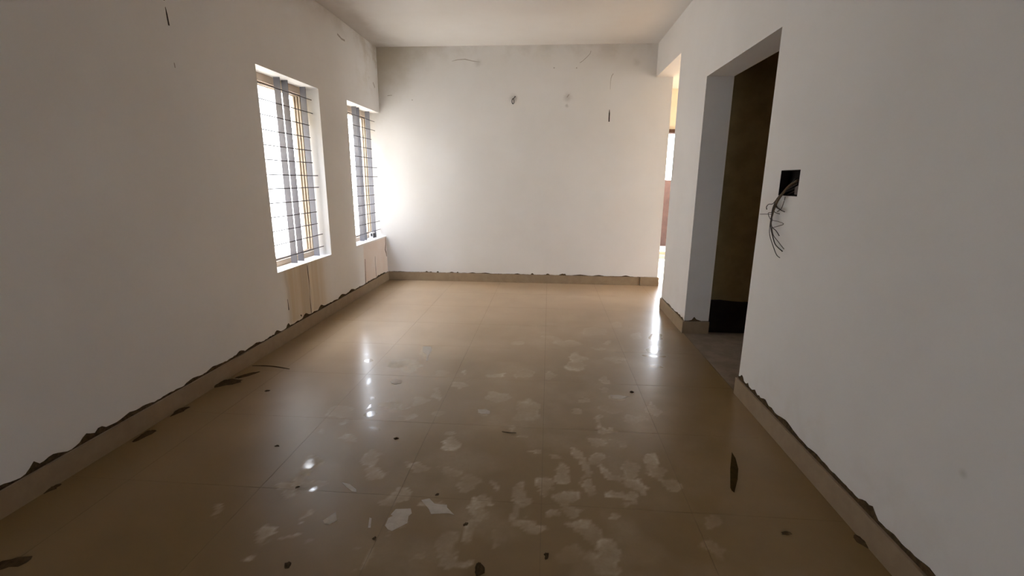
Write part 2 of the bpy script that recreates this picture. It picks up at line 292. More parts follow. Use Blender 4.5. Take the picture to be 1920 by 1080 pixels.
# ------------------------------------------------------------------ mesh helpers
class MB:
    def __init__(self):
        self.v, self.f, self.mi = [], [], []
    def quad(self, *p, m=0):
        k = len(self.v)
        self.v += [tuple(q) for q in p]
        self.f.append(tuple(range(k, k + len(p))))
        self.mi.append(m)
    def box(self, x0, x1, y0, y1, z0, z1, m=0):
        k = len(self.v)
        self.v += [(x, y, z) for z in (z0, z1) for y in (y0, y1) for x in (x0, x1)]
        for q in ((0, 2, 3, 1), (4, 5, 7, 6), (0, 1, 5, 4), (2, 6, 7, 3), (0, 4, 6, 2), (1, 3, 7, 5)):
            self.f.append(tuple(k + i for i in q))
            self.mi.append(m)
    def prism(self, poly, lift, m=0):
        # poly: list of 3-D points, lift: vector
        k, n = len(self.v), len(poly)
        self.v += [tuple(p) for p in poly] + [tuple(Vector(p) + Vector(lift)) for p in poly]
        self.f.append(tuple(range(k + n - 1, k - 1, -1)))
        self.f.append(tuple(range(k + n, k + 2 * n)))
        for i in range(n):
            j = (i + 1) % n
            self.f.append((k + i, k + j, k + n + j, k + n + i))
        self.mi += [m] * (n + 2)
    def tube(self, pts, r, sides=6, m=0, taper=None):
        pts = [Vector(p) for p in pts]
        k, n = len(self.v), len(pts)
        ref = Vector((0.31, 0.2, 0.93))
        for i, p in enumerate(pts):
            t = (pts[min(i + 1, n - 1)] - pts[max(i - 1, 0)]).normalized()
            a = t.cross(ref)
            if a.length < 1e-3: a = t.cross(Vector((1, 0, 0)))
            a.normalize()
            b = t.cross(a)
            rr = r if taper is None else r * taper(i / max(n - 1, 1))
            for s in range(sides):
                an = 2 * math.pi * s / sides
                self.v.append(tuple(p + a * (math.cos(an) * rr) + b * (math.sin(an) * rr)))
        for i in range(n - 1):
            for s in range(sides):
                s2 = (s + 1) % sides
                self.f.append((k + i * sides + s, k + i * sides + s2, k + (i + 1) * sides + s2, k + (i + 1) * sides + s))
                self.mi.append(m)
        self.f.append(tuple(k + s for s in range(sides - 1, -1, -1)))
        self.f.append(tuple(k + (n - 1) * sides + s for s in range(sides)))
        self.mi += [m, m]
    def build(self, name, mats, parent=None, smooth=False, bevel=0.0, loc=None):
        me = bpy.data.meshes.new(name)
        v = self.v
        if loc is not None:
            v = [(a - loc[0], b - loc[1], c - loc[2]) for a, b, c in v]
        me.from_pydata(v, [], self.f)
        mats = mats if isinstance(mats, (list, tuple)) else [mats]
        for m in mats: me.materials.append(m)
        me.polygons.foreach_set('material_index', self.mi)
        bm = bmesh.new(); bm.from_mesh(me)
        bmesh.ops.remove_doubles(bm, verts=bm.verts, dist=1e-6)
        bmesh.ops.recalc_face_normals(bm, faces=bm.faces)
        bm.to_mesh(me); bm.free()
        if smooth: me.polygons.foreach_set('use_smooth', [True] * len(me.polygons))
        o = bpy.data.objects.new(name, me)
        COL.objects.link(o)
        if loc is not None: o.location = loc
        if parent is not None:
            o.parent = parent
            if loc is None:
                o.location = -parent.location
            else:
                o.location = Vector(loc) - parent.location
        if bevel:
            md = o.modifiers.new('bevel', 'BEVEL'); md.width = bevel; md.segments = 2; md.limit_method = 'ANGLE'
        return o

def tag(o, label, cat, group=None):
    o['label'] = label; o['category'] = cat
    if group: o['group'] = group
    return o
def struct(o):
    o['kind'] = 'structure'
    return o
def empty(name, loc):
    o = bpy.data.objects.new(name, None)
    o.empty_display_size = 0.1
    o.location = loc
    COL.objects.link(o)
    return o

def holed_wall(axis, a, b, u0, u1, v0, v1, holes, mb=None):
    """slab between planes a and b of the axis; u is the other horizontal axis, v is z; holes cut right through."""
    mb = mb or MB()
    us = sorted({u0, u1, *[h[0] for h in holes], *[h[1] for h in holes]})
    vv = sorted({v0, v1, *[h[2] for h in holes], *[h[3] for h in holes]})
    def solid(i, j):
        if i < 0 or j < 0 or i >= len(us) - 1 or j >= len(vv) - 1: return False
        cu, cv = (us[i] + us[i + 1]) / 2, (vv[j] + vv[j + 1]) / 2
        return not any(h[0] < cu < h[1] and h[2] < cv < h[3] for h in holes)
    def P(w, u, v): return (w, u, v) if axis == 0 else (u, w, v)
    for i in range(len(us) - 1):
        for j in range(len(vv) - 1):
            if not solid(i, j): continue
            A, B, C, E = us[i], us[i + 1], vv[j], vv[j + 1]
            mb.quad(P(a, A, C), P(a, B, C), P(a, B, E), P(a, A, E))
            mb.quad(P(b, A, C), P(b, A, E), P(b, B, E), P(b, B, C))
            if not solid(i - 1, j): mb.quad(P(a, A, C), P(a, A, E), P(b, A, E), P(b, A, C))
            if not solid(i + 1, j): mb.quad(P(a, B, C), P(b, B, C), P(b, B, E), P(a, B, E))
            if not solid(i, j - 1): mb.quad(P(a, A, C), P(b, A, C), P(b, B, C), P(a, B, C))
            if not solid(i, j + 1): mb.quad(P(a, A, E), P(a, B, E), P(b, B, E), P(b, A, E))
    return mb

# ------------------------------------------------------------------ room shell
wall_left = struct(holed_wall(0, XL, WALL_OUT, Y0, D, 0, H, [(W1A, W1B, WB, WT), (W2A, D + 1, WB, WT)]).build('wall_left', M_left))
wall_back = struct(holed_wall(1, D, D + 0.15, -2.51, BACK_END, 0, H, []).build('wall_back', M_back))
BOX = (2.565, 2.772, 1.302, 1.437)
wall_right = struct(holed_wall(0, XR, XR2, Y0, D, 0, H, [(DOOR_A, DOOR_B, 0, DOOR_T), (PASS_A, D + 1, 0, PASS_T), BOX]).build('wall_right', M_right))
wall_front = struct(holed_wall(1, Y0 - 0.15, Y0, WALL_OUT, 4.65, 0, H, [(-0.9, 0.1, 0.9, 2.1)]).build('wall_front', M_paint))  # unseen window added to light the room from behind the camera
mb = MB(); mb.box(-2.66, 4.65, Y0 - 0.15, 9.2, H, H + 0.2)
ceiling = struct(mb.build('ceiling', M_ceil))

# rooms beyond the right-hand openings
wall_utility = struct(holed_wall(1, 4.335, 4.5, XR2, 4.5, 0, H, []).build('wall_utility', M_cement))
mb = MB()
prof = []
for i in range(19):
    x = XR2 + i * 0.1
    prof.append((x, 0.305 - 0.006 * i * 0.4 + 0.006 * math.sin(i * 1.7)))
for (xa, za), (xb, zb) in zip(prof[:-1], prof[1:]):
    mb.prism([(xa, 4.335, 0.0), (xb, 4.335, 0.0), (xb, 4.335, zb), (xa, 4.335, za)], (0, -0.03, 0))
mb.build('coating_band', M_tar, wall_utility)
wall_utility_side = struct(holed_wall(0, 3.1, 3.25, Y0, 4.335, 0, H, []).build('wall_utility_side', M_cement))
wall_utility_near = struct(holed_wall(1, 1.15, 1.3, XR2, 3.1, 0, H, []).build('wall_utility_near', M_cement))
FAR_DOOR = (1.75, 4.0, 0.0, 2.30)  # unseen right part widened to let more sun into the passage
wall_far = struct(holed_wall(1, 9.2, 9.4, 1.18, 4.65, 0, H, [FAR_DOOR]).build('wall_far', M_cream))
wall_passage_left = struct(holed_wall(0, 1.182, 1.33, D + 0.15, 9.2, 0, H, []).build('wall_passage_left', M_cream))
wall_passage_right = struct(holed_wall(0, 4.5, 4.65, Y0, 9.4, 0, H, [(4.52, 5.30, 0.3, 2.6)]).build('wall_passage_right', M_cream))  # unseen side window added to throw light into the passage

# ------------------------------------------------------------------ floor of separate polished tiles
mb = MB()
mb.box(-2.66, 4.65, Y0 - 0.15, 9.9, -0.2, -0.0008)
floor = struct(mb.build('floor', M_grout))

rng = np.random.default_rng(11)
class Noise2:
    def __init__(self, seed): self.g = np.random.default_rng(seed).random((257, 257))
    def __call__(self, x, y, s):
        x = x * s + 40.3; y = y * s + 51.7
        i, j = np.floor(x).astype(int), np.floor(y).astype(int)
        fx, fy = x - i, y - j
        fx, fy = fx * fx * (3 - 2 * fx), fy * fy * (3 - 2 * fy)
        i %= 256; j %= 256
        g = self.g
        return (g[i, j] * (1 - fx) + g[i + 1, j] * fx) * (1 - fy) + (g[i, j + 1] * (1 - fx) + g[i + 1, j + 1] * fx) * fy
N1, N2, N3 = Noise2(1), Noise2(2), Noise2(3)
def fbm(N, x, y, s): return (N(x, y, s) + 0.5 * N(x, y, s * 2.1) + 0.25 * N(x, y, s * 4.3)) / 1.75
def marks(x, y, table, warp, soft, gain=1.0):
    wx = x + (fbm(N1, x, y, 12.0) - 0.5) * warp
    wy = y + (fbm(N2, x, y, 12.0) - 0.5) * warp
    out = np.zeros_like(x)
    for cx, cy, a, b, an, s in table:
        m = (abs(x - cx) < a * 1.6 + 0.1) & (abs(y - cy) < a * 1.6 + 0.1)
        if not m.any(): continue
        dx, dy = wx[m] - cx, wy[m] - cy
        u = (dx * math.cos(an) + dy * math.sin(an)) / a
        v = (-dx * math.sin(an) + dy * math.cos(an)) / b
        d = np.sqrt(u * u + v * v)
        t = np.clip((1.12 - d) / soft, 0, 1)
        t = t * t * (3 - 2 * t)
        rim = 0.62 + 0.55 * np.clip(1 - abs(d - 0.9) / 0.16, 0, 1)
        hole = np.clip(0.15 + 1.25 * fbm(N3, x[m] + cx, y[m] - cy, 11.0), 0.1, 1.2)
        lean = 0.8 + 0.35 * np.clip(u * math.sin(cx * 40) + v * math.cos(cy * 40), -1, 1)
        out[m] = np.maximum(out[m], s * t * rim * hole * lean * gain) + 0.12 * gain * s * t
    return out

TS, GAP = 0.64, 0.0016
def tile_mesh(x0, x1, y0, y1, fine):
    n_x = max(2, int((x1 - x0) / fine) + 1); n_y = max(2, int((y1 - y0) / fine) + 1)
    xs, ys = np.linspace(x0, x1, n_x), np.linspace(y0, y1, n_y)
    gx, gy = np.meshgrid(xs, ys)
    gx, gy = gx.ravel(), gy.ravel()
    z = np.zeros_like(gx)
    edge = (gx == xs[0]) | (gx == xs[-1]) | (gy == ys[0]) | (gy == ys[-1])
    z[edge] = -0.0001
    # sides: duplicate the border lower down
    border = list(range(n_x)) + [r * n_x + n_x - 1 for r in range(1, n_y)] + list(range(n_x * n_y - 2, n_x * (n_y - 1) - 1, -1)) + [r * n_x for r in range(n_y - 2, 0, -1)]
    nv = n_x * n_y
    V = np.stack([gx, gy, z], 1)
    low = V[border].copy(); low[:, 2] = -0.0012
    V = np.concatenate([V, low])
    idx = np.arange(nv).reshape(n_y, n_x)
    q = np.stack([idx[:-1, :-1], idx[:-1, 1:], idx[1:, 1:], idx[1:, :-1]], -1).reshape(-1, 4)
    nb = len(border)
    bi = np.array(border); lo = nv + np.arange(nb)
    side = np.stack([np.roll(bi, -1), bi, lo, np.roll(lo, -1)], 1)
    Fq = np.concatenate([q, side])
    me = bpy.data.meshes.new('floor_tile')
    me.from_pydata(V.tolist(), [], Fq.tolist())
    d = marks(V[:, 0], V[:, 1], SMEARS, 0.12, 0.30, 1.5)
    # thin haze of dried slurry across the middle of the walked path
    x, y = V[:, 0], V[:, 1]
    path = np.exp(-((x - 0.05) / 0.75) ** 2) * np.clip((y - 0.9) / 0.4, 0, 1) * np.clip((5.6 - y) / 1.0, 0, 1)
    haze = np.clip(fbm(N2, x, y, 5.0) - 0.47, 0, 1) * 1.3 * path
    d = np.clip(np.maximum(d, haze * 0.6) , 0, 1)
    w = marks(V[:, 0], V[:, 1], WET, 0.05, 0.5)
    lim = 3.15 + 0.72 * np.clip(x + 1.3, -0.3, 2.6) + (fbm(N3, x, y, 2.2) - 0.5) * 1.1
    dry = np.clip((y - lim + 1.9) / 3.4, 0, 1)  # dry dust tone, its wide fade also putting far-end brightness into the colour
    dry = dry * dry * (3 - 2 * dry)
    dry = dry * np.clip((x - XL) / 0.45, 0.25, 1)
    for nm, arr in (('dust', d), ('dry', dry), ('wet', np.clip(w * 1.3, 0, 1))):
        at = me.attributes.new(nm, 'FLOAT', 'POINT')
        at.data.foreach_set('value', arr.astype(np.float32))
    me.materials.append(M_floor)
    me.polygons.foreach_set('use_smooth', [False] * (len(q) + nb))
    return me
xs = [XL] + [k * TS for k in range(-3, 2)] + [XR]
ys = [D - 0.0] + [3.70 + k * TS for k in range(4, -14, -1)]
ys = sorted(y for y in ys if y <= D)
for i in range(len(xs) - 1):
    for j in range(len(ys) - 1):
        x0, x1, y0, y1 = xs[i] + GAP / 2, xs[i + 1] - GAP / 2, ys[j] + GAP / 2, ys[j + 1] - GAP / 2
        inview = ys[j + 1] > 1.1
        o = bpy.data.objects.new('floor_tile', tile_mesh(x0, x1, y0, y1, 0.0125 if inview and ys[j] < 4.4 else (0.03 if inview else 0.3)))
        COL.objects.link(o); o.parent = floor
# passage and far room tiles
xs2 = [XR] + [k * TS for k in range(3, 8)]
ys2 = [PASS_A - 0.52] + [3.70 + k * TS for k in range(2, 9)] + [9.2]
for i in range(len(xs2) - 1):
    for j in range(len(ys2) - 1):
        y0 = ys2[j]
        if i > 0 or y0 > PASS_A - 0.6:
            xa, xb = xs2[i] + GAP / 2, min(xs2[i + 1], 4.5) - GAP / 2
            o = bpy.data.objects.new('floor_tile', tile_mesh(xa, xb, y0 + GAP / 2, ys2[j + 1] - GAP / 2, 0.3))
            COL.objects.link(o); o.parent = floor
# unglazed floor inside the dark doorway
mb = MB(); mb.box(XR + 0.002, 3.1, 1.3, 4.335, -0.004, 0.0)
mb.build('doorway_screed', M_rough_floor, floor)

# ------------------------------------------------------------------ skirting and the ragged mortar line above it
def ragged(mb, along, fixed, a0, a1, base, bumps, normal, seed, amp=0.008, step=0.02, z0=SK - 0.02, thick=0.0035):
    """thin mortar strip lying on a wall; 'along' is 0 (x) or 1 (y); top edge broken, with crumbs."""
    r = random.Random(seed)
    n = int((a1 - a0) / step)
    pts = []
    lvl = 0.0
    for i in range(n + 1):
        a = a0 + (a1 - a0) * i / n
        lvl = 0.75 * lvl + r.uniform(-1, 1) * amp * 0.55
        z = base + lvl + r.uniform(-0.001, 0.001)
        for (ba, w, h) in bumps:
            t = abs(a - ba) / w
            if t < 1: z = max(z, base + h * (1 - t) ** 0.7)
        pts.append((a, max(z, z0 + 0.004)))
    def P(a, z, off):
        return (a, fixed + normal * off, z) if along == 0 else (fixed + normal * off, a, z)
    for (a, z), (b, zz) in zip(pts[:-1], pts[1:]):
        mb.quad(P(a, z0, thick), P(b, z0, thick), P(b, zz, thick), P(a, z, thick))
        mb.quad(P(a, z, thick), P(b, zz, thick), P(b, zz, -0.001), P(a, z, -0.001))
    return mb

T = 0.016
def rb(seed, a0, a1, n, hmax=0.028):
    r = random.Random(seed)
    return [(r.uniform(a0, a1), r.uniform(0.02, 0.07), r.uniform(0.006, hmax)) for _ in range(n)]

bl = MB(); bl.box(XL, XL + T, Y0, D, 0, SK)
base_left = struct(bl.build('baseboard_left', M_skirt, bevel=0.0015))
bumps = [(1.659, .025, .034), (1.733, .05, .02), (1.899, .04, .03), (1.969, .035, .03), (2.138, .05, .018), (2.784, .06, .016), (3.066, .05, .022), (3.256, .06, .014), (3.542, .04, .022), (3.714, .025, .034), (4.016, .06, .034), (4.319, .06, .034), (4.795, .09, .026), (5.05, .08, .024)]
ragged(MB(), 1, XL, Y0, D - 0.01, 0.124, bumps + rb(5, 1.2, 6.2, 16, 0.014), 1, 21).build('mortar_line', M_mortar, base_left)

bb = MB(); bb.box(XL + T, XR - 0.03, D - T, D, 0, SK)
base_back = struct(bb.build('baseboard_back', M_skirt, bevel=0.0015))
bb2 = MB(); bb2.box(XR - 0.028, BACK_END + 0.004, D - T - 0.012, D, 0, SK + 0.003)
bb2.build('end_tile', M_skirt, base_back, bevel=0.0015)
bumps = [(-1.673, .02, .018), (-1.613, .012, .014), (-1.515, .015, .022), (-1.319, .035, .012), (-1.237, .012, .018), (-1.028, .05, .010), (-0.85, .07, .010), (-0.407, .04, .010), (-0.202, .02, .02), (0.009, .03, .018), (0.212, .05, .02), (0.24, .015, .026), (0.45, .1, .012), (0.7, .07, .012), (1.06, .06, .014)]
ragged(MB(), 0, D, XL + T, BACK_END, 0.117, bumps, -1, 22, amp=0.003, step=0.012).build('mortar_line', M_mortar, base_back)

br = MB(); br.box(XR - T, XR, Y0, DOOR_A + 0.012, 0, SK)
base_right = struct(br.build('baseboard_right', M_skirt, bevel=0.0015))
bumps = [(2.93, .03, .03), (2.842, .012, .022), (2.741, .02, .02), (2.601, .05, .022), (2.35, .10, .022), (1.707, .05, .024), (1.67, .02, .034), (1.396, .06, .016)]
ragged(MB(), 1, XR, Y0, DOOR_A - 0.004, 0.128, bumps + rb(9, 1.2, 2.9, 8, 0.012), -1, 23, amp=0.005).build('mortar_line', M_mortar, base_right)

bc = MB()
bc.box(XR - T, XR, DOOR_B - T, PASS_A, 0, SK)
bc.box(XR, XR2 + 0.004, DOOR_B - T, DOOR_B, 0, SK)
base_column = struct(bc.build('baseboard_column', M_skirt, bevel=0.0015))
ragged(MB(), 1, XR, DOOR_B, PASS_A, 0.118, [(4.33, .04, .016), (4.5, .06, .014), (4.42, .05, .016), (4.82, .08, .01)], -1, 24, amp=0.004).build('mortar_line', M_mortar, base_column)
ragged(MB(), 0, DOOR_B, XR, XR2, 0.118, [(XR + 0.085, .014, .045), (XR + 0.1, .05, .016)], -1, 25, amp=0.003).build('mortar_line', M_mortar, base_column)
mb = MB(); mb.box(1.33, BACK_END + 0.003, D + 0.15, D + 0.164, 0, SK); mb.box(BACK_END, BACK_END + 0.012, D - T - 0.012, D + 0.15, 0, SK)
mb.build('end_tile', M_skirt, base_back, bevel=0.001)

# small crumbs of plaster sitting on the back skirting ledge are part of its mortar line; cracks and scuffs on the walls
def strip(mb, pts, w, axis, fixed, normal, lift=0.0012):
    """flat dark sliver following pts (u,z) on a wall, width profile w(t)"""
    n = len(pts)
    top, bot = [], []
    for i, (u, z) in enumerate(pts):
        a, b = pts[max(i - 1, 0)], pts[min(i + 1, n - 1)]
        t = Vector((b[0] - a[0], b[1] - a[1])).normalized()
        q = Vector((-t.y, t.x)) * w(i / (n - 1)) * 0.5
        top.append((u + q.x, z + q.y)); bot.append((u - q.x, z - q.y))
    def P(p, off): return (fixed + normal * off, p[0], p[1]) if axis == 0 else (p[0], fixed + normal * off, p[1])
    for i in range(n - 1):
        mb.prism([P(bot[i], 0), P(bot[i + 1], 0), P(top[i + 1], 0), P(top[i], 0)], Vector(P((0, 0), lift)) - Vector(P((0, 0), 0)))
    return mb
def curve(pts, n=10):
    out = []
    for (a, b) in zip(pts[:-1], pts[1:]):
        for k in range(n): out.append((a[0] + (b[0] - a[0]) * k / n, a[1] + (b[1] - a[1]) * k / n))
    return out + [pts[-1]]
crack = strip(MB(), [(0.755, 2.663), (0.738, 2.640), (0.728, 2.605), (0.725, 2.55), (0.726, 2.48)], lambda t: 0.008 * (1 - 0.6 * t), 1, D, -1)
crack.build('crack', M_scuff, wall_back)
strip(MB(), [(0.730, 2.245), (0.731, 2.20), (0.731, 2.15), (0.732, 2.10)], lambda t: 0.005 + 0.011 * min(1, t * 3), 1, D, -1).build('crack', M_crack, wall_back)
strip(MB(), [(-1.26, 2.825), (-1.18, 2.842), (-1.09, 2.846), (-1.00, 2.825), (-0.90, 2.812)], lambda t: 0.010 * math.sin(math.pi * (0.1 + 0.8 * t)), 1, D, -1).build('scratch', M_scuff, wall_back)
strip(MB(), [(0.470, 2.925), (0.462, 2.895), (0.430, 2.860), (0.375, 2.812), (0.34, 2.79)], lambda t: 0.006, 1, D, -1).build('scratch', M_scuff, wall_back)
for (x, z, s) in ((0.025, 2.731, 0.012), (0.302, 2.728, 0.011), (-1.785, 2.367, 0.010)):
    strip(MB(), [(x - s / 2, z), (x, z + s * .6), (x + s / 2, z)], lambda t: s, 1, D, -1).build('nail_hole', M_scuff, wall_back)
strip(MB(), [(-2.11, 2.424), (-2.05, 2.428)], lambda t: 0.008, 1, D, -1).build('nail_hole', M_scuff, wall_back)
strip(MB(), [(2.818, 2.330), (2.822, 2.29), (2.826, 2.235)], lambda t: 0.002 + 0.008 * min(1, t * 2), 0, XL, 1).build('crack', M_crack, wall_left)
strip(MB(), [(2.814, 2.40), (2.816, 2.363)], lambda t: 0.009, 0, XL, 1).build('crack', M_crack, wall_left)
strip(MB(), [(2.825, 2.035), (2.827, 2.008)], lambda t: 0.006, 0, XL, 1).build('crack', M_scuff, wall_left)
strip(MB(), [(3.745, 0.36), (3.748, 0.30), (3.748, 0.262)], lambda t: 0.003 + 0.009 * t, 0, XL, 1).build('crack', M_crack, wall_left)
strip(MB(), curve([(4.122, 0.59), (4.130, 0.42), (4.120, 0.26), (4.119, 0.115)], 4), lambda t: 0.005 + 0.004 * math.sin(9 * t), 0, XL, 1).build('crack', M_mortar, wall_left)
strip(MB(), [(3.93, 0.165), (3.945, 0.15)], lambda t: 0.014, 0, XL, 1).build('crack', M_mortar, wall_left)
strip(MB(), curve([(5.50, 0.42), (5.49, 0.3), (5.475, 0.12)], 4), lambda t: 0.008 + 0.008 * t, 0, XL, 1).build('crack', M_mortar, wall_left)
strip(MB(), curve([(5.835, 0.40), (5.83, 0.3), (5.84, 0.13)], 4), lambda t: 0.004 + 0.003 * t, 0, XL, 1).build('crack', M_mortar, wall_left)
strip(MB(), [(6.262, 0.60), (6.255, 0.50), (6.225, 0.43), (6.255, 0.385), (6.27, 0.33)], lambda t: 0.018 * math.sin(math.pi * (0.15 + 0.7 * t)) + 0.004, 0, XL, 1).build('crack', M_mortar, wall_left)
strip(MB(), [(5.15, 2.835), (5.25, 2.815), (5.33, 2.82)], lambda t: 0.018, 0, XL, 1).build('scratch', M_scuff, wall_left)
strip(MB(), [(6.11, 2.55), (6.17, 2.50)], lambda t: 0.02, 0, XL, 1).build('scratch', M_scuff, wall_left)

# ------------------------------------------------------------------ windows: outer track frames and steel grilles
def window_frame(name, y0, y1):
    """three-track frame at the outer face of the wall, without its sashes"""
    XO = -2.505
    f = MB()
    f.box(XO, WALL_OUT, y0 - 0.05, y1, WT - 0.062, WT + 0.05)        # head
    f.box(XO, WALL_OUT, y0 - 0.05, y1, WB - 0.05, WB + 0.048)        # sill
    win = struct(f.build(name, M_track))
    g = MB(); g.box(XO, WALL_OUT, y1 - 0.022, y1, WB + 0.048, WT - 0.062)
    g.box(XO, WALL_OUT, y0 - 0.05, y0 + 0.004, WB + 0.048, WT - 0.062)
    g.build('jamb', M_groove, win)
    for k in range(3):
        x = -2.464 + k * 0.0285
        t = MB(); t.box(x, x + 0.011, y1 - 0.046, y1 - 0.022, WB + 0.048, WT - 0.062)
        t.build('track_rib', M_rib, win)
        for z0, z1 in ((WB + 0.048, WB + 0.062), (WT - 0.076, WT - 0.062)):
            t = MB(); t.box(x, x + 0.011, y0 + 0.004, y1 - 0.046, z0, z1)
            t.build('track_rib', M_rib, win)
    return win
window_1 = window_frame('window_1', W1A, W1B)
window_2 = window_frame('window_2', W2A, D)

BAR_Z = [2.108 - k * 0.1172 for k in range(13)]
def grille(label, y0, y1, posts, long_bars):
    root = empty('window_grille', (-2.33, (y0 + y1) / 2, WB))
    tag(root, label, 'window grille', 'grilles in the left windows')
    for (ya, yb, xa, xb, za, zb) in posts:
        p = MB(); p.box(xa, xb, ya, yb, za, zb)
        p.build('post', M_post, root, bevel=0.001)
    ym = max(p[1] for p in posts) + 0.006
    for k, z in enumerate(BAR_Z):
        b = MB()
        r = random.Random(int(z * 1000) + int(y0 * 10))
        end = y1 - 0.002 if k in long_bars else ym
        dz = r.uniform(-0.004, 0.004)
        n = 8
        b.tube([(-2.302, y0 + (end - y0) * i / n, z + dz * i / n + r.uniform(-0.0012, 0.0012)) for i in range(n + 1)], 0.0042, 6)
        b.build('bar', M_bar, root, smooth=True)
    return root
grille('grey steel grille in the wider left window nearer the camera, beside open daylight', W1A + 0.001, W1B,
       [(4.100, 4.105, -2.362, -2.304, WB, WT), (4.222, 4.227, -2.362, -2.304, WB, WT), (4.530, 4.535, -2.360, -2.304, WB, WT)], {0, 1, 6, 7, 11, 12})
grille('grey steel grille in the narrow left window beside the back wall corner', W2A + 0.001, D,
       [(5.718, 5.723, -2.362, -2.304, WB, WT), (5.803, 5.808, -2.362, -2.304, WB, WT), (6.132, 6.137, -2.364, -2.304, WB, WT)], {0, 1, 5, 6, 11, 12})

# carton left on the far sill
c = MB()
c.prism([(-2.372, 6.042, WB), (-2.315, 6.042, WB), (-2.310, 6.042, WB + 0.055), (-2.330, 6.042, WB + 0.085), (-2.366, 6.042, WB + 0.078)], (0, 0.078, 0))
carton = c.build('small_carton', M_carton, bevel=0.006, loc=(-2.34, 6.08, WB))
tag(carton, 'small crushed pale carton with a dark side on the sill of the narrow window', 'carton')
c = MB(); c.box(-2.3155, -2.3075, 6.040, 6.122, WB + 0.001, WB + 0.06)
c.build('dark_flap', M_dark, carton, bevel=0.002)
c = MB(); c.box(-2.345, -2.322, 6.0385, 6.0430, WB + 0.022, WB + 0.06)
c.build('dark_patch', M_dark, carton)

# ------------------------------------------------------------------ open switch box and its wires
y0, y1, z0, z1 = BOX
b = MB()
dp = 0.05
b.box(XR + dp, XR + dp + 0.004, y0, y1, z0, z1)
b.box(XR + 0.002, XR + dp, y0, y0 + 0.004, z0, z1); b.box(XR + 0.002, XR + dp, y1 - 0.004, y1, z0, z1)
b.box(XR + 0.002, XR + dp, y0, y1, z0, z0 + 0.004); b.box(XR + 0.002, XR + dp, y0, y1, z1 - 0.004, z1)
sb = b.build('switch_box', M_boxin, loc=(XR + dp, (y0 + y1) / 2, (z0 + z1) / 2))
tag(sb, 'open dark recessed switch box in the white right wall beside the doorway', 'switch box')
b = MB(); b.box(XR + 0.03, XR + dp - 0.002, y0 + 0.006, y0 + 0.05, z1 - 0.032, z1 - 0.006)
b.build('terminal_block', M_red, sb, bevel=0.003)
b = MB(); b.prism([(XR + 0.012, y0 + 0.008, z0 + 0.008), (XR + 0.012, y0 + 0.058, z0 + 0.008), (XR + 0.012, y0 + 0.062, z0 + 0.045), (XR + 0.012, y0 + 0.03, z0 + 0.058), (XR + 0.012, y0 + 0.010, z0 + 0.05)], (0.03, 0, 0))
b.build('loose_plaster', M_wire_b, sb, bevel=0.004)
wb = empty('wire_bundle', (XR - 0.01, 2.74, 1.30))
tag(wb, 'tangle of loose dark wires hanging out of the switch box on the right wall', 'wires')
def smooth_path(P, n=5):
    P = [Vector(p) for p in P]
    out = []
    for i in range(len(P) - 1):
        p0, p1, p2, p3 = P[max(i - 1, 0)], P[i], P[i + 1], P[min(i + 2, len(P) - 1)]
        for k in range(n):
            t = k / n
            out.append(0.5 * ((2 * p1) + (p2 - p0) * t + (2 * p0 - 5 * p1 + 4 * p2 - p3) * t * t + (3 * p1 - p0 - 3 * p2 + p3) * t ** 3))
    return out + [P[-1]]
for pts, r, c in WIRES:
    t = MB(); t.tube(smooth_path(pts), r * (2.6 if c == 'o' else 1.45), 6, taper=(lambda q: 1.0 - 0.8 * q ** 3) if c == 'o' else None)
    t.build('wire', {'k': M_wire_k, 'b': M_wire_b, 'o': M_wire_o}[c], wb, smooth=True)

# ------------------------------------------------------------------ wire ends on the back wall
t = MB()
loop = [(-0.455, D + 0.02, 2.405), (-0.458, D - 0.008, 2.402), (-0.475, D - 0.016, 2.380)]
for k in range(13):
    a = math.pi * 0.5 + 2 * math.pi * k / 12
    loop.append((-0.483 + 0.013 * math.cos(a), D - 0.018, 2.345 + 0.030 * math.sin(a)))
t.tube(smooth_path(loop, 3), 0.005, 6)
o = t.build('wire_loop', M_wire_k, smooth=True, loc=(-0.477, D - 0.01, 2.37))
tag(o, 'dark looped wire end sticking out of the back wall, left of the two', 'wire')
t = MB()
t.tube(smooth_path([(0.222, D + 0.02, 2.425), (0.218, D - 0.010, 2.420), (0.205, D - 0.014, 2.402), (0.195, D - 0.008, 2.392)], 4), 0.0055, 6)
o = t.build('wire_stub', M_scuff, smooth=True, loc=(0.21, D - 0.01, 2.40))
tag(o, 'short grey wire stub in the back wall, right of the looped wire', 'wire')

# ------------------------------------------------------------------ scraps on the floor
def flake(name, poly, th, mat, label, cat, group=None, warp=0.0):
    cx = sum(p[0] for p in poly) / len(poly); cy = sum(p[1] for p in poly) / len(poly)
    m = MB()
    r = random.Random(int((cx + 5) * 1000))
    n = len(poly)
    ring = [(x, y, r.uniform(0, warp)) for x, y in poly]
    k = 0
    m.v += [(x, y, z + 0.0004) for x, y, z in ring] + [(x, y, z + th) for x, y, z in ring] + [(cx, cy, th * 1.3 + warp * 0.3), (cx, cy, 0.0003)]
    for i in range(n):
        j = (i + 1) % n
        m.f += [(i, j, n + j, n + i), (n + i, n + j, 2 * n), (j, i, 2 * n + 1)]
        m.mi += [0, 0, 0]
    o = m.build(name, mat, loc=(cx, cy, 0))
    return tag(o, label, cat, group)
def blob(cx, cy, a, b, an, seed, n=11, jag=0.25):
    r = random.Random(seed)
    out = []
    for k in range(n):
        t = 2 * math.pi * k / n
        s = 1 + r.uniform(-jag, jag)
        u, v = a * math.cos(t) * s, b * math.sin(t) * s
        out.append((cx + u * math.cos(an) - v * math.sin(an), cy + u * math.sin(an) + v * math.cos(an)))
    return out
FG = 'pale flakes lying on the floor'
